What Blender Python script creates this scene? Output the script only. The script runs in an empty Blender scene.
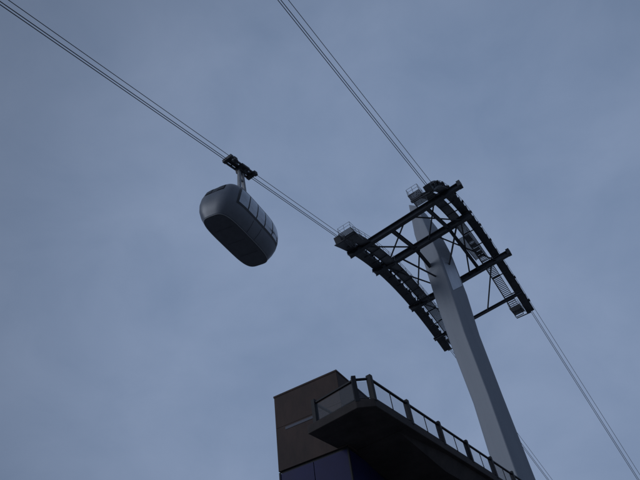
import bpy, bmesh, math, random
from mathutils import Vector, Matrix
random.seed(4)
scene = bpy.context.scene
col = scene.collection
R = math.radians

# ------------------------------------------------------------------ camera frame
F_PX, PITCH, ROLL = 540.0, R(46), R(9.7)
CAM = Vector((0, 0, 1.6))
FW = Vector((0, math.cos(PITCH), math.sin(PITCH)))
R0 = Vector((1, 0, 0)); U0 = Vector((0, -math.sin(PITCH), math.cos(PITCH)))
RT = math.cos(ROLL)*R0 - math.sin(ROLL)*U0
UP = math.sin(ROLL)*R0 + math.cos(ROLL)*U0
Z = Vector((0, 0, 1))

def ray(px, py):
    return FW + RT*((px-320)/F_PX) + UP*((240-py)/F_PX)
def at_z(px, py, z):
    d = ray(px, py); return CAM + d*((z-CAM.z)/d.z)
def at_h(px, py, h):
    d = ray(px, py); return CAM + d*(h/math.hypot(d.x, d.y))

AZ = R(30)                                   # heading of the ropeway
UU = Vector((math.sin(AZ), math.cos(AZ), 0)); VV = Vector((math.cos(AZ), -math.sin(AZ), 0))
def at_p(px, py, p):                         # vertical plane that runs along the ropeway
    d = ray(px, py); return CAM + d*(-p/d.dot(VV))
def W(u, v, z): return UU*u + VV*v + Z*z
def uz(p): return p.dot(UU), p.z

# ------------------------------------------------------------------ mesh builder
ORG = {}
class MB:
    def __init__(s): s.v = []; s.f = []
    def add(s, vs, fs):
        n = len(s.v); s.v += [Vector(v) for v in vs]; s.f += [tuple(i+n for i in f) for f in fs]; return s
    def box(s, c, ax, ay, az, hx, hy, hz):
        c = Vector(c); vs = []
        for k in (-1, 1):
            for j in (-1, 1):
                for i in (-1, 1): vs.append(c+ax*(i*hx)+ay*(j*hy)+az*(k*hz))
        return s.add(vs, [(0,2,3,1),(4,5,7,6),(0,1,5,4),(2,6,7,3),(0,4,6,2),(1,3,7,5)])
    def beam(s, a, b, w, h, up=Z):
        a = Vector(a); b = Vector(b); d = b-a; l = d.length; d.normalize()
        sd = d.cross(up).normalized(); u2 = sd.cross(d).normalized()
        return s.box((a+b)/2, d, sd, u2, l/2, w/2, h/2)
    def ibeam(s, a, b, w, h, up=Z, t=.09):   # one closed I section swept from a to b
        a = Vector(a); b = Vector(b); d = (b-a).normalized()
        sd = d.cross(up).normalized(); u2 = sd.cross(d).normalized(); x, y, k = w/2, h/2, t*.5
        sec = [(-x,-y),(x,-y),(x,-y+t),(k,-y+t),(k,y-t),(x,y-t),(x,y),(-x,y),(-x,y-t),(-k,y-t),(-k,-y+t),(-x,-y+t)]
        return s.prism([a+sd*p+u2*q for p, q in sec], b-a)
    def sweep(s, path, ups, w, h):           # one continuous box section along a path
        m = len(path); rings = []
        for i, p in enumerate(path):
            d = (path[min(i+1, m-1)]-path[max(i-1, 0)]).normalized()
            sd = d.cross(ups).normalized(); u2 = sd.cross(d).normalized()
            rings.append([p+sd*(a*w/2)+u2*(b*h/2) for a, b in ((-1, -1), (1, -1), (1, 1), (-1, 1))])
        return s.loft(rings)
    def tube(s, path, r, n=8, closed=False):
        path = [Vector(p) for p in path]; m = len(path); rings = []
        for i, p in enumerate(path):
            if closed: d = path[(i+1) % m]-path[i-1]
            else: d = path[min(i+1, m-1)]-path[max(i-1, 0)]
            d.normalize()
            ref = Z if abs(d.z) < .95 else Vector((1, 0, 0))
            a = d.cross(ref).normalized(); b = a.cross(d).normalized()
            rings.append([p+a*(r*math.cos(2*math.pi*k/n))+b*(r*math.sin(2*math.pi*k/n)) for k in range(n)])
        fs = []
        for i in range(m if closed else m-1):
            j = (i+1) % m
            for k in range(n):
                fs.append((i*n+k, i*n+(k+1) % n, j*n+(k+1) % n, j*n+k))
        if not closed:
            fs.append(tuple(range(n))[::-1]); fs.append(tuple((m-1)*n+k for k in range(n)))
        return s.add([v for q in rings for v in q], fs)
    def prism(s, pts, dv):
        n = len(pts); pts = [Vector(p) for p in pts]
        fs = [tuple(range(n))[::-1], tuple(range(n, 2*n))]
        fs += [(i, (i+1) % n, (i+1) % n+n, i+n) for i in range(n)]
        return s.add(pts+[p+dv for p in pts], fs)
    def loft(s, rings, cap=True):
        n = len(rings[0]); fs = []
        for i in range(len(rings)-1):
            for k in range(n):
                fs.append((i*n+k, i*n+(k+1) % n, (i+1)*n+(k+1) % n, (i+1)*n+k))
        if cap:
            fs.append(tuple(range(n))[::-1]); fs.append(tuple((len(rings)-1)*n+k for k in range(n)))
        return s.add([v for q in rings for v in q], fs)
    def grid(s, rows):
        n = len(rows[0]); fs = []
        for i in range(len(rows)-1):
            for k in range(n-1):
                fs.append((i*n+k, i*n+k+1, (i+1)*n+k+1, (i+1)*n+k))
        return s.add([v for q in rows for v in q], fs)
    def build(s, name, mat, parent=None, smooth=False, bevel=0, org=None):
        if parent is not None: org = ORG[parent.name]
        elif org is None: org = Vector((0, 0, 0))
        me = bpy.data.meshes.new(name)
        me.from_pydata([v-org for v in s.v], [], s.f); me.update()
        bm = bmesh.new(); bm.from_mesh(me); bmesh.ops.recalc_face_normals(bm, faces=bm.faces); bm.to_mesh(me); bm.free()
        o = bpy.data.objects.new(name, me); col.objects.link(o)
        me.materials.append(mat)
        if smooth:
            for p in me.polygons: p.use_smooth = True
        if bevel:
            b = o.modifiers.new('edge', 'BEVEL'); b.width = bevel; b.segments = 2; b.limit_method = 'ANGLE'
        if parent is not None: o.parent = parent
        else: o.location = org
        ORG[o.name] = Vector(org)
        return o
def thing(name, loc, label, cat, group=None):
    o = bpy.data.objects.new(name, None); col.objects.link(o); o.location = loc
    o.empty_display_size = .5
    o['label'] = label; o['category'] = cat
    if group: o['group'] = group
    ORG[o.name] = Vector(loc); return o

# ------------------------------------------------------------------ materials
def mat(name, c0, c1, rough=.6, metal=0, scale=2.0, stretch=(1, 1, 1), bump=0, spec=.5, rvar=.1, clear=0):
    m = bpy.data.materials.new(name); m.use_nodes = True
    nt = m.node_tree; n = nt.nodes; l = nt.links; b = n['Principled BSDF']
    tc = n.new('ShaderNodeTexCoord'); mp = n.new('ShaderNodeMapping'); mp.inputs['Scale'].default_value = stretch
    l.new(tc.outputs['Object'], mp.inputs['Vector'])
    nz = n.new('ShaderNodeTexNoise'); nz.inputs['Scale'].default_value = scale; nz.inputs['Detail'].default_value = 6; nz.inputs['Roughness'].default_value = .65
    l.new(mp.outputs['Vector'], nz.inputs['Vector'])
    cr = n.new('ShaderNodeValToRGB'); cr.color_ramp.elements[0].position = .32; cr.color_ramp.elements[1].position = .68
    cr.color_ramp.elements[0].color = (*c0, 1); cr.color_ramp.elements[1].color = (*c1, 1)
    l.new(nz.outputs['Fac'], cr.inputs['Fac']); l.new(cr.outputs['Color'], b.inputs['Base Color'])
    mr = n.new('ShaderNodeMapRange'); mr.inputs['To Min'].default_value = max(0, rough-rvar); mr.inputs['To Max'].default_value = min(1, rough+rvar)
    l.new(nz.outputs['Fac'], mr.inputs['Value']); l.new(mr.outputs['Result'], b.inputs['Roughness'])
    b.inputs['Metallic'].default_value = metal
    b.inputs['Specular IOR Level'].default_value = spec
    if bump:
        bp = n.new('ShaderNodeBump'); bp.inputs['Strength'].default_value = bump; bp.inputs['Distance'].default_value = .02
        l.new(nz.outputs['Fac'], bp.inputs['Height']); l.new(bp.outputs['Normal'], b.inputs['Normal'])
    if clear:
        t = n.new('ShaderNodeBsdfTransparent'); ms = n.new('ShaderNodeMixShader'); ms.inputs['Fac'].default_value = clear
        out = n['Material Output']
        l.new(b.outputs['BSDF'], ms.inputs[1]); l.new(t.outputs['BSDF'], ms.inputs[2]); l.new(ms.outputs['Shader'], out.inputs['Surface'])
    return m
M = dict(
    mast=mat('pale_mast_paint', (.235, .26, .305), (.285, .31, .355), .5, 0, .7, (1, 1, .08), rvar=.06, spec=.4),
    plate=mat('light_patch_metal', (.48, .51, .56), (.60, .63, .68), .35, .85, 1.2, (1, 1, .2), rvar=.08),  # pale metal for the light patch added on the mast
    steel=mat('dark_painted_steel', (.024, .027, .035), (.048, .053, .065), .6, 0, 1.5, spec=.4),
    steel2=mat('grey_galvanised_steel', (.20, .21, .23), (.30, .31, .33), .5, .2, 3),
    grate=mat('dull_galvanised_grating', (.10, .108, .125), (.165, .175, .195), .6, 0, 3, spec=.35),
    rope=mat('wire_rope', (.018, .018, .022), (.04, .04, .046), .6, .2, 8),
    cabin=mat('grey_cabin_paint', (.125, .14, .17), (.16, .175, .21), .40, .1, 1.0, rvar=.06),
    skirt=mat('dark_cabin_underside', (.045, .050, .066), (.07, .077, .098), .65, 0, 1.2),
    band=mat('black_window_surround', (.014, .015, .019), (.022, .023, .028), .4, 0, 2),
    pane=mat('reflective_window_glass', (.34, .365, .405), (.42, .445, .485), .15, 1, 1, rvar=.04),
    corten=mat('weathered_rust_steel', (.046, .034, .032), (.088, .060, .052), .8, 0, 1.3, (1, 1, .35), .3, spec=.3),
    glass=mat('dark_violet_blue_glass', (.015, .016, .062), (.023, .024, .090), .45, 0, .7, rvar=.05, spec=.12),
    slot=mat('bluish_slot_glass', (.05, .06, .09), (.07, .08, .12), .4, 0, 1, spec=.2),
    mull=mat('dark_mullion_paint', (.014, .015, .019), (.024, .025, .03), .6, spec=.25),
    conc=mat('bridge_concrete', (.10, .095, .09), (.17, .165, .155), .85, 0, 1.2, (1, 1, 1), .3),
    under=mat('dark_bridge_steel', (.030, .026, .026), (.062, .052, .050), .8, 0, .9, (1, 1, 1), .2, spec=.25),
    rail=mat('railing_steel', (.06, .064, .072), (.10, .104, .112), .45, .3, 4),
    mesh=mat('clear_railing_glass', (.06, .09, .14), (.09, .12, .18), .3, 0, 2, rvar=.05, clear=.86, spec=.3),
    ground=mat('pale_paving', (.19, .185, .175), (.30, .29, .275), .9, 0, .08),
)

# ------------------------------------------------------------------ sky, light, camera
wd = bpy.data.worlds.new('World'); scene.world = wd; wd.use_nodes = True
nt = wd.node_tree; n = nt.nodes; l = nt.links; bg = n['Background']
SUN_EL, SUN_AZ = R(22), R(-114)
sky = n.new('ShaderNodeTexSky'); sky.sky_type = 'NISHITA'; sky.sun_disc = False
sky.sun_elevation = SUN_EL; sky.sun_rotation = SUN_AZ
tc = n.new('ShaderNodeTexCoord')
def cloud(scale, loc, detail, dist, rough=.5):
    mp = n.new('ShaderNodeMapping'); mp.inputs['Scale'].default_value = (1, 1, 1.4); mp.inputs['Location'].default_value = loc
    l.new(tc.outputs['Generated'], mp.inputs['Vector'])
    nz = n.new('ShaderNodeTexNoise'); nz.inputs['Scale'].default_value = scale; nz.inputs['Detail'].default_value = detail
    nz.inputs['Roughness'].default_value = rough; nz.inputs['Distortion'].default_value = dist
    l.new(mp.outputs['Vector'], nz.inputs['Vector']); return nz.outputs['Fac']
n1 = cloud(1.9, (.9, .2, 1.3), 4, .25); n2 = cloud(5.0, (2.1, .4, .3), 7, .35, .55)
mf = n.new('ShaderNodeMix'); mf.data_type = 'FLOAT'; mf.inputs['Factor'].default_value = .5
l.new(n1, mf.inputs['A']); l.new(n2, mf.inputs['B'])
cr = n.new('ShaderNodeValToRGB'); cr.color_ramp.interpolation = 'LINEAR'
cr.color_ramp.elements[0].position = .28; cr.color_ramp.elements[0].color = (.146, .204, .320, 1)
cr.color_ramp.elements[1].position = .72; cr.color_ramp.elements[1].color = (.220, .282, .412, 1)
l.new(mf.outputs['Result'], cr.inputs['Fac'])
# the overcast thins towards one part of the sky (lower, ahead and to the right)
dp = n.new('ShaderNodeVectorMath'); dp.operation = 'DOT_PRODUCT'
l.new(tc.outputs['Generated'], dp.inputs[0]); dp.inputs[1].default_value = Vector((.16, .80, .57)).normalized()
mrz = n.new('ShaderNodeMapRange'); mrz.inputs['From Min'].default_value = .58; mrz.inputs['From Max'].default_value = 1.0
mrz.inputs['To Min'].default_value = .68; mrz.inputs['To Max'].default_value = 1.15; mrz.interpolation_type = 'SMOOTHSTEP'
l.new(dp.outputs['Value'], mrz.inputs['Value'])
mul = n.new('ShaderNodeVectorMath'); mul.operation = 'SCALE'
l.new(cr.outputs['Color'], mul.inputs[0]); l.new(mrz.outputs['Result'], mul.inputs['Scale'])
mx = n.new('ShaderNodeMix'); mx.data_type = 'RGBA'; mx.blend_type = 'ADD'; mx.inputs['Factor'].default_value = .0012
l.new(mul.outputs['Vector'], mx.inputs['A']); l.new(sky.outputs['Color'], mx.inputs['B'])
l.new(mx.outputs['Result'], bg.inputs['Color']); bg.inputs['Strength'].default_value = 1.0

sl = bpy.data.lights.new('sun', 'SUN'); sl.energy = .68; sl.angle = R(25); sl.color = (.84, .90, 1)
so = bpy.data.objects.new('sun', sl); col.objects.link(so)
sd = Vector((math.sin(SUN_AZ)*math.cos(SUN_EL), math.cos(SUN_AZ)*math.cos(SUN_EL), math.sin(SUN_EL)))
so.rotation_euler = sd.to_track_quat('Z', 'Y').to_euler(); so.location = (0, 0, 90)

cd = bpy.data.cameras.new('camera'); co = bpy.data.objects.new('camera', cd); col.objects.link(co)
cd.sensor_width = 36; cd.lens = 36*F_PX/640; cd.clip_end = 6000
co.matrix_world = Matrix(((RT.x, UP.x, -FW.x, CAM.x), (RT.y, UP.y, -FW.y, CAM.y), (RT.z, UP.z, -FW.z, CAM.z), (0, 0, 0, 1)))
scene.camera = co
scene.view_settings.view_transform = 'Standard'; scene.view_settings.look = 'None'; scene.view_settings.exposure = 0

# ------------------------------------------------------------------ ground
g = MB(); S = 2500
g.grid([[Vector((x, y, 0)) for x in (-S, -200, 200, S)] for y in (-S, -200, 200, S)])
go = g.build('ground', M['ground']); go['kind'] = 'structure'

# ------------------------------------------------------------------ ropeway geometry
class Track:
    def __init__(s, p, a, b, c, near, far):
        s.p = p
        P = [uz(at_p(*q, p)) for q in (a, b, c)]
        s.P = P; s.u0 = P[0][0]; s.u1 = P[2][0]
        s.near = uz(at_p(*near, p)); s.far = uz(at_p(*far, p))
    def z(s, u):
        (a, x), (b, y), (c, w) = s.P
        return x*(u-b)*(u-c)/((a-b)*(a-c)) + y*(u-a)*(u-c)/((b-a)*(b-c)) + w*(u-a)*(u-b)/((c-a)*(c-b))
    def pt(s, u, dv=0, dz=0): return W(u, -s.p+dv, s.z(u)+dz)
    def us(s, n, a=0, b=1): return [s.u0+(s.u1-s.u0)*(a+(b-a)*i/n) for i in range(n+1)]
    def u_of(s, px, py): return uz(at_p(px, py, s.p))[0]
    def line(s, u):
        if u <= s.u0:
            k = (s.P[0][1]-s.near[1])/(s.u0-s.near[0]); return s.P[0][1]+(u-s.u0)*k
        k = (s.far[1]-s.P[2][1])/(s.far[0]-s.u1); return s.P[2][1]+(u-s.u1)*k
LT = Track(21.4, (337, 237), (398, 283), (446, 344), (0, 4), (548, 480))
RTK = Track(8.6, (427, 186), (484, 237), (528, 306), (279, 0), (637, 478))

HV = .64                                     # sideways offset of the haul rope
def rope(T, dv, dz, r, label, nearu=-55, faru=135):
    pts = [W(u, -T.p+dv, T.line(u)+dz) for u in (nearu, -20, 0, 15, 30)]
    pts += [T.pt(u, dv, dz) for u in T.us(18)]
    pts += [W(u, -T.p+dv, T.line(u)+dz) for u in (T.u1+12, T.u1+30, faru)]
    nm = 'haul_rope' if 'haul' in label else 'track_rope'
    o = MB().tube(pts, r, 8).build(nm, M['rope'], org=pts[8], smooth=True)
    o['label'] = label; o['category'] = 'cable'; o['group'] = 'steel ropes of the cable car line'
rope(LT, -.10, .12, .034, 'lower left rope of the three that carry the hanging cabin')
rope(LT, .10, .12, .034, 'middle rope of the three that carry the hanging cabin')
rope(LT, HV, -.05, .028, 'thinner haul rope, uppermost of the three that pass the hanging cabin')
rope(RTK, -.10, .12, .034, 'lower left rope of the three on the empty right hand line')
rope(RTK, .10, .12, .034, 'middle rope of the three on the empty right hand line')
rope(RTK, HV, -.05, .028, 'thinner haul rope, rightmost of the three on the empty right hand line')

# ------------------------------------------------------------------ tower
axis = [(417.5, 210, 61.5), (426, 232, 61.5), (438, 260, 61.5), (452, 300, 61.2), (465, 340, 60.8), (488, 400, 60.4), (516, 480, 60)]
half = [1.05, 1.80, 2.06, 2.1, 1.88, 1.70, 1.82]
C = [at_h(*a) for a in axis]
foot = C[-1]+(C[-1]-C[-2])*((C[-1].z-.6)/(C[-2].z-C[-1].z)); foot.z = .6
C.append(foot); half.append(2.3)
tower = thing('cable_tower', (foot.x, foot.y, 0), 'tall pale steel mast with dark arched cable saddles across its top', 'tower')
fa = R(10); ex = Vector((math.cos(fa), -math.sin(fa), 0)); ey = Vector((math.sin(fa), math.cos(fa), 0))
SEC = [(-1, -.05), (-.96, -.22), (.02, -1), (.08, -1), (1, -.12), (1, -.03), (.7, .9), (-.7, .9)]
def sect(c, h, d, tilt=0):
    return [c+ex*(x*h)+ey*(y*d)+Z*(tilt*x) for x, y in SEC]
rings = [sect(c, h, h*.95, (-1.6 if i == 0 else 0)) for i, (c, h) in enumerate(zip(C, half))]
mast = MB().loft(rings).build('mast', M['mast'], tower, bevel=.04)
# added pale plate standing in for a light patch on the right hand facet
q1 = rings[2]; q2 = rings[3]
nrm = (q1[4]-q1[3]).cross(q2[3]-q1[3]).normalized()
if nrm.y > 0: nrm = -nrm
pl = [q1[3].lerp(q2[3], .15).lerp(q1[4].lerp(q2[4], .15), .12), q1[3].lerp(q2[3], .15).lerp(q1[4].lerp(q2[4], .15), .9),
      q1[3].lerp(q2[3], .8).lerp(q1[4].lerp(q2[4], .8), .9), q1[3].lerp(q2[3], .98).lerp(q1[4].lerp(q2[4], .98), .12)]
MB().prism([p+nrm*-.02 for p in pl], nrm*.07).build('light_patch', M['plate'], mast)
b = MB(); b.box(Vector((foot.x, foot.y, .3)), ex, ey, Z, 3.4, 3.2, .3); b.build('plinth', M['conc'], tower, bevel=.05)

def saddle(T, s):                            # s: side on which the walkway lies
    sd = MB(); us = T.us(20)
    sd.sweep([T.pt(u, 0, -.55) for u in us], Z, .85, 1.0)
    sd.sweep([T.pt(u, 0, -1.098) for u in us], Z, 1.2, .08)
    for u in T.us(26)[1:-1]:
        for d in (-1, 1): sd.box(T.pt(u, d*.49, -.55), UU, VV, Z, .04, .1, .46)
    o = sd.build('saddle', M['steel'], tower)
    for i, u in enumerate(T.us(11, .02, .98)):
        c = T.pt(u, HV, -.32)
        r = MB(); r.tube([c-VV*.1, c+VV*.1], .22, 12); r.beam(c-VV*.3+Z*-.1, c, .12, .12)
        r.build('roller', M['steel'], o)
    # walkway
    wk = MB(); off = s*1.72
    for u in T.us(165): wk.box(T.pt(u, off, -.85), UU, VV, Z, .075, .62, .03)
    w = wk.build('walkway', M['grate'], tower)
    for d in (-.64, .64):
        MB().sweep([T.pt(u, off+d, -.9) for u in us], Z, .07, .22).build('stringer', M['steel'], w)
    for u in T.us(13):
        MB().beam(T.pt(u, 0, -1.20), T.pt(u, off+s*.62, -1.08), .12, .12).build('bracket', M['steel'], w)
    ra = MB()
    for hh in (-.3, .15): ra.tube([T.pt(u, off+s*.64, hh) for u in us], .028, 6)
    for u in T.us(18): ra.tube([T.pt(u, off+s*.64, -.9), T.pt(u, off+s*.64, .17)], .026, 6)
    ra.build('railing', M['grate'], w)
    for u, k_ in ((T.u0+.5, 1 if s > 0 else .8), (T.u1-.7, .9)):
        pf = MB(); c = T.pt(u, off+s*-.12, -.97)
        for i in range(15): pf.box(c+UU*(-1.3+i*.186)*k_, UU, VV, Z, .05*k_, .88*k_, .03)
        for d in (-.9, .9): pf.beam(c+VV*d*k_-UU*1.4*k_-Z*.08, c+VV*d*k_+UU*1.4*k_-Z*.08, .06, .16)
        q = pf.build('end_platform', M['grate'], tower)
        cg = MB()
        cor = [c+(UU*a*1.35+VV*b_*.88)*k_ for a, b_ in ((-1, -1), (1, -1), (1, 1), (-1, 1))]
        for hh in (.5, 1.0): cg.tube([k+Z*hh for k in cor], .026, 6, True)
        for i in range(4):
            for f in (0, .5):
                k = cor[i].lerp(cor[(i+1) % 4], f); cg.tube([k, k+Z*1.0], .024, 6)
        cg.build('railing', M['grate'], q)
    return o
saddle(LT, 1); saddle(RTK, -1)

BE = [((352, 247), (447, 197), 1.9, .60, .85), ((377, 265), (470, 222), 0, .65, .95), ((410, 293), (490, 244), 1.7, .60, .85), ((433, 322), (509, 273), 0, .35, .45)]
ends = []
for a, c, ov, w_, h_ in BE:
    ua, uc = LT.u_of(*a), RTK.u_of(*c)
    A, B = LT.pt(ua, -.4, -1.6), RTK.pt(uc, .4, -1.6)
    d = (B-A).normalized(); B2 = B+d*ov
    o = MB().ibeam(A-d*.3, B2, w_, h_).build('cross_beam', M['steel'], tower)
    if ov: MB().box(B2+Z*.1, UU, VV, Z, .4, .25, .5).build('end_bracket', M['steel'], o)
    ends.append((A, B))
L_ = lambda i, t: ends[i][0].lerp(ends[i][1], t)
def brace(a, b, r=.11): MB().tube([a, b], r, 8).build('brace', M['steel'], tower)
brace(L_(0, .12), L_(1, .42)); brace(L_(0, .55), L_(1, .12)); brace(L_(0, .85), L_(1, .55)); brace(L_(0, .6), L_(1, .9))
brace(L_(1, .08), L_(2, .38)); brace(L_(1, .45), L_(2, .06)); brace(L_(1, .9), L_(2, .65)); brace(L_(1, .62), L_(2, .95))
brace(L_(2, .1), L_(3, .4)); brace(L_(2, .9), L_(3, .6))
for t in (.40, .76):                         # beams along the line, beside the mast
    for i in (0, 1): MB().ibeam(L_(i, t)-Z*.05, L_(i+1, t)-Z*.05, .4, .6).build('longitudinal_beam', M['steel'], tower)
for i in (1, 2):
    for t in (.25, .85):
        m_ = C[2].lerp(C[3], .1+.2*i); brace(L_(i, t)-Z*.3, m_-Z*2.0, .13)
# open grated service platform on the right of the mast head
pfm = MB(); c = L_(1, .84).lerp(L_(2, .84), .5)-Z*.45
for i in range(26): pfm.box(c+UU*(-2.9+i*.232), UU, VV, Z, .06, .75, .03)
for d in (-.78, .78): pfm.beam(c+VV*d-UU*3.0-Z*.1, c+VV*d+UU*3.0-Z*.1, .07, .2)
sp_ = pfm.build('service_platform', M['steel'], tower)
cg = MB()
for hh in (.5, 1.0): cg.tube([c+VV*.8-UU*3.0+Z*hh, c+VV*.8+UU*3.0+Z*hh], .03, 6)
for i in range(5): cg.tube([c+VV*.8+UU*(-3+1.5*i)-Z*.1, c+VV*.8+UU*(-3+1.5*i)+Z*1.0], .026, 6)
cg.build('railing', M['grate'], sp_)

# ------------------------------------------------------------------ cable car
uc = LT.u_of(240.5, 167.5); zc = LT.line(uc); kz = (LT.line(uc+1)-LT.line(uc-1))/2
grip = W(uc, -LT.p, zc+.12)
cc = grip-Z*8.0-VV*.15
HB = 2.15                                    # centre to floor
car = thing('cable_car', cc-Z*HB, 'grey rounded cable car cabin hanging from the left hand ropes', 'cable car')
CA = R(22.5); CU = Vector((math.sin(CA), math.cos(CA), 0)); cv0 = Vector((math.cos(CA), -math.sin(CA), 0))
SW = R(11)                                   # the cabin sways a little sideways
CV = cv0*math.cos(SW)-Z*math.sin(SW); CZ = Z*math.cos(SW)+cv0*math.sin(SW)
Lc, Wc = 8.0, 4.3
prof = [(-2.15, .87, .60), (-2.08, .885, .635), (-1.85, .91, .72), (-1.45, .95, .84), (-.9, .985, .95), (-.3, 1, 1), (.3, .99, .995), (.9, .95, .96), (1.35, .885, .88), (1.7, .785, .77), (1.95, .635, .62), (2.1, .42, .42), (2.17, .15, .15)]
def pf(z):
    for (a, x, y), (b_, x2, y2) in zip(prof[:-1], prof[1:]):
        if z <= b_:
            t = (z-a)/(b_-a); return x+(x2-x)*t, y+(y2-y)*t
    return prof[-1][1:]
EXP = 4.0
def cs(th, z, k=1.0):
    sa, sb = pf(z); c, s_ = math.cos(th), math.sin(th); e = 2/EXP
    x = Lc/2*sa*math.copysign(abs(c)**e, c); y = Wc/2*sb*math.copysign(abs(s_)**e, s_)
    return cc+CU*(x*k)+CV*(y*k)+CZ*z
NT = 144
def ring(z, k=1.0): return [cs(2*math.pi*i/NT, z, k) for i in range(NT)]
zs = [-2.08, -1.96, -1.85, -1.65, -1.45, -1.2, -.9, -.6, -.3, 0, .3, .6, .9, 1.15, 1.35, 1.53, 1.7, 1.83, 1.95, 2.03, 2.1, 2.17]
cabin = MB().loft([ring(z) for z in zs]).build('cabin', M['cabin'], car, smooth=True)
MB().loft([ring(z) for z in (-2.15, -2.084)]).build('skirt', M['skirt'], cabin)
MB().tube(ring(-2.10, 1.008), .035, 6, True).build('bumper', M['steel2'], cabin, smooth=True)
for i in (-1.8, 0, 1.8): MB().beam(cc+CU*i-CV*.9-CZ*2.155, cc+CU*i+CV*.9-CZ*2.155, .05, .03, CZ).build('floor_rib', M['skirt'], cabin)
def patch(t0, t1, z0, z1, k, nt=10, nz_=6):
    return MB().grid([[cs(t0+(t1-t0)*i/nt, z0+(z1-z0)*j/nz_, k) for i in range(nt+1)] for j in range(nz_+1)])
def th_x(x, sgn):                            # angle on a side wall at lengthwise position x
    c = math.copysign((abs(x)/(Lc/2))**(EXP/2), x); c = max(-1, min(1, c)); return sgn*math.acos(c)
for sgn in (1, -1):
    patch(th_x(-3.0, sgn), th_x(3.3, sgn), -.80, 1.25, 1.006, 36, 10).build('window_band', M['band'], cabin, smooth=True)
    for i in range(5):
        x0 = -2.83+i*1.20
        patch(th_x(x0+.06, sgn), th_x(x0+1.12, sgn), -.58, 1.12, 1.012).build('window', M['pane'], cabin, smooth=True)
    for x0 in (.60, -.60):
        patch(th_x(x0-.025, sgn), th_x(x0+.025, sgn), -2.0, -.81, 1.004, 2).build('door_seam', M['band'], cabin)
for mid in (0, math.pi):
    patch(mid-.24, mid+.24, .35, 1.2, 1.006, 16).build('window_band', M['band'], cabin, smooth=True)
    for a, b_ in ((-.22, -.02), (.02, .22)):
        patch(mid+a, mid+b_, .42, 1.14, 1.012).build('window', M['band'], cabin, smooth=True)
hg = MB()
h0 = grip-Z*.35; h1 = cc+CZ*2.0
for s_ in (-1, 1): hg.beam(h0+UU*s_*.2, h1+CU*s_*.6, .30, .26, UU)
for t in (.25, .5, .75):
    q = h0.lerp(h1, t); hg.beam(q-UU*(.2+.4*t), q+UU*(.2+.4*t), .2, .2)
hg.build('hanger', M['steel2'], car, bevel=.02)
RU = (UU+Z*kz).normalized(); RZ = RU.cross(VV)
if RZ.z < 0: RZ = -RZ
K_ = .78
cg = MB()
for s_ in (-1, 1): cg.beam(grip+RU*-2.0*K_+VV*s_*.42+RZ*.2, grip+RU*2.0*K_+VV*s_*.42+RZ*.2, .12, .30, RZ)
for a in (-1.95, -1.1, 0, 1.1, 1.95): cg.beam(grip+RU*a*K_-VV*.5+RZ*.35, grip+RU*a*K_+VV*.5+RZ*.35, .14, .12, RZ)
cg.box(grip-RZ*.15, RU, VV, RZ, .42, .35, .4)
carr = cg.build('carriage', M['steel'], car, bevel=.02)
for a in (-1.75, -1.25, -.75, .75, 1.25, 1.75):
    for s_ in (-.10, .10):
        c = grip+RU*a*K_+VV*s_+RZ*.25
        MB().tube([c-VV*.06, c+VV*.06], .21, 14).build('wheel', M['steel'], carr)
for s_ in (-1, 1):
    MB().box(grip+RU*2.25*K_*s_+RZ*.3, RU, VV, RZ, .2, .58, .17).build('rope_brake', M['steel'], carr, bevel=.02)
    MB().box(grip+RU*1.5*s_+VV*.62-RZ*.05, RU, VV, RZ, .22, .16, .22).build('damper', M['steel'], carr, bevel=.02)
k = MB(); k.beam(grip-Z*.2+VV*.2, grip+VV*HV-Z*.15, .2, .2); k.box(grip+VV*HV-Z*.15, RU, VV, RZ, .55, .12, .12); k.build('haul_clamp', M['steel'], carr)

# ------------------------------------------------------------------ lift tower
TOP = 18.3
K = at_z(336, 371, TOP); KL = at_z(274, 398, TOP)
wid = (KL-K).length; dep = 4.6
bw = (KL-K).normalized(); bw.z = 0; bw.normalize(); bu = Vector((bw.y, -bw.x, 0)); bu = bu if bu.y > 0 else -bu
K0 = Vector((K.x, K.y, 0))
lift = thing('lift_tower', K0+bw*wid/2+bu*dep/2, 'square rust brown lift tower with dark blue glazed shaft below', 'tower')
core = MB(); ctr = K0+bw*wid/2+bu*dep/2
core.box(ctr+Z*(TOP/2+.0), bw, bu, Z, wid/2-.12, dep/2-.12, TOP/2-.05); core.build('shaft', M['mull'], lift)
ZG = 13.95
def face_panels(mb, o, d, nrm, L, z0, z1, nx, nz_, gap=.03, th=.1, off=0):
    for i in range(nx):
        for j in range(nz_):
            a = L*i/nx+gap/2; b_ = L*(i+1)/nx-gap/2; c0 = z0+(z1-z0)*j/nz_+gap/2; c1 = z0+(z1-z0)*(j+1)/nz_-gap/2
            c = o+d*((a+b_)/2)+nrm*(-th/2+off+random.uniform(0, .006))+Z*((c0+c1)/2)
            mb.box(c, d, nrm, Z, (b_-a)/2, th/2, (c1-c0)/2)
faces = [(K0, bw, -bu, wid), (K0, bu, -bw, dep), (K0+bu*dep, bw, bu, wid), (K0+bw*wid, bu, bw, dep)]
ZS = 16.35
for o_, d_, n_, L in faces:
    for z0, z1 in ((ZG, ZS), (ZS, TOP)):
        cl = MB(); face_panels(cl, o_+d_*.004, d_, n_, L-.008, z0, z1, 1, 1, gap=.016)
        q = cl.build('cladding', M['corten'], lift, bevel=.006)
    MB().box(o_+d_*(L*.60)+Z*(ZS-.18)+n_*.012, d_, n_, Z, L*.25, .012, .075).build('slit', M['slot'], q)
rf = MB(); rf.box(ctr+Z*(TOP+.03), bw, bu, Z, wid/2+.03, dep/2+.03, .05); rf.build('roof', M['corten'], lift)
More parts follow.
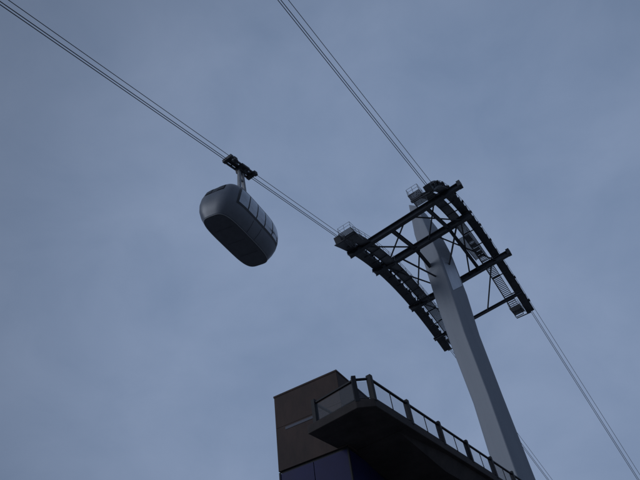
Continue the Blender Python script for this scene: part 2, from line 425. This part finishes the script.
for o_, d_, n_, L in faces:
    for i in range(2):
        p_ = MB(); face_panels(p_, o_+d_*(L*i/2), d_, n_, L/2, .3, ZG-.12, 1, 5, .04, .05, -.06)
        p_.build('glazing', M['glass'], lift)
    mu = MB(); mu.box(o_+d_*.06-n_*.055+Z*(ZG/2), d_, n_, Z, .04, .05, ZG/2-.06); mu.build('corner_mullion', M['mull'], lift)
bb = MB(); bb.box(ctr+Z*.15, bw, bu, Z, wid/2+.15, dep/2+.15, .15); bb.build('plinth', M['conc'], lift)

# ------------------------------------------------------------------ footbridge
ZD = 14.0
Bp = at_z(308, 434, ZD); A1 = at_z(357, 408, ZD); A2 = at_z(376, 406, ZD); Cp = at_z(501, 484, ZD)
bd = (Cp-A2); bd.z = 0; bd.normalize()
bs = Vector((-bd.y, bd.x, 0))
FAR = 42
Aend = A2+bd*FAR
Bend = Bp+bd*((Aend-Bp).dot(bd))
bridge = thing('footbridge', Vector((A2.x, A2.y, 0))+bd*20+bs*1.5, 'dark elevated footbridge with steel railing running away below the mast', 'bridge')
dk = MB().prism([Bp, A1, A2, Aend, Bend], Z*.42).build('deck', M['under'], bridge, bevel=.03)
wB = (Bp-A2).dot(bs)
rings = []
for q, e in ((A2+bd*3.0, .03), (A2+bd*7.5, .8), (Aend, .8)):
    rings.append([q+bs*.25-Z*.004, q+bs*(wB-.1)-Z*.004, q+bs*(wB-.3)-Z*e, q+bs*.6-Z*e])
MB().loft(rings).build('girder', M['under'], bridge)
q0 = A2+bd*9; q1 = A2+bd*18                  # solid abutment below the landing
ab = [q0+bs*.9, q1+bs*.9, q1+bs*(wB+2.2), q0+bs*(wB+2.2)]
MB().prism([Vector((p.x, p.y, 0)) for p in ab], Z*(ZD-.81)).build('abutment', M['under'], bridge, bevel=.04)
lw = [q0+bd*.1+bs*(wB-.09), q1-bd*.1+bs*(wB-.09), q1-bd*.1+bs*(wB+2.0), q0+bd*.1+bs*(wB+2.0)]
MB().prism([Vector((p.x, p.y, ZD-.805)) for p in lw], Z*1.1).build('landing_slab', M['under'], bridge)
for dd in (38,):
    q = A2+bd*dd+bs*(wB*.5)
    pr = MB().loft([[Vector((q.x, q.y, zz))+bd*(x*.45*f)+bs*(y*.9*f) for x, y in ((-1, -1), (1, -1), (1, 1), (-1, 1))] for zz, f in ((0, 1.15), (8, .9), (13.19, 1.1))])
    pr.build('pier', M['conc'], bridge, bevel=.05)
# railing
ZR = ZD+.42
i0 = Bp.lerp(A1, .14)
path = [i0+bd*3.2, i0+bd*.25, A1+bd*.15-bs*.0, A2+bs*.1+bd*.1, Aend+bs*.1]
path = [Vector((p.x, p.y, ZR)) for p in path]
back = [Vector((p.x, p.y, ZR)) for p in (Bp+bd*18-bs*.1, Bend-bs*.1)]
H = 1.12
def railing(path):
    tr = MB()
    for a, b_ in zip(path[:-1], path[1:]): tr.beam(a+Z*H, b_+Z*H, .12, .09)
    tr = tr.build('railing', M['mull'], bridge, bevel=.01)
    for a, b_ in zip(path[:-1], path[1:]):
        L = (b_-a).length; nseg = max(1, round(L/3.6)); d = (b_-a).normalized(); s_ = d.cross(Z)
        MB().tube([a+Z*.12, b_+Z*.12], .025, 6).build('rail_bar', M['rail'], tr)
        for i in range(nseg):
            p0, p1 = a+d*(L*i/nseg+.14), a+d*(L*(i+1)/nseg-.14)
            MB().box((p0+p1)/2+Z*.58, d, s_, Z, (p1-p0).length/2, .006, .42).build('infill_panel', M['mesh'], tr)
            if L/nseg > 3: MB().tube([(p0+p1)/2+s_*.03, (p0+p1)/2+s_*.03+Z*H], .025, 6).build('slim_post', M['mull'], tr)
        for i in range(nseg+1):
            if i == nseg and b_ is not path[-1]: continue
            q = a+d*(L*i/nseg)
            MB().box(q+Z*(H/2+.04), d, s_, Z, .11, .13, H/2+.13).build('post', M['mull'], tr, bevel=.012)
    return tr
railing(path); railing(back)
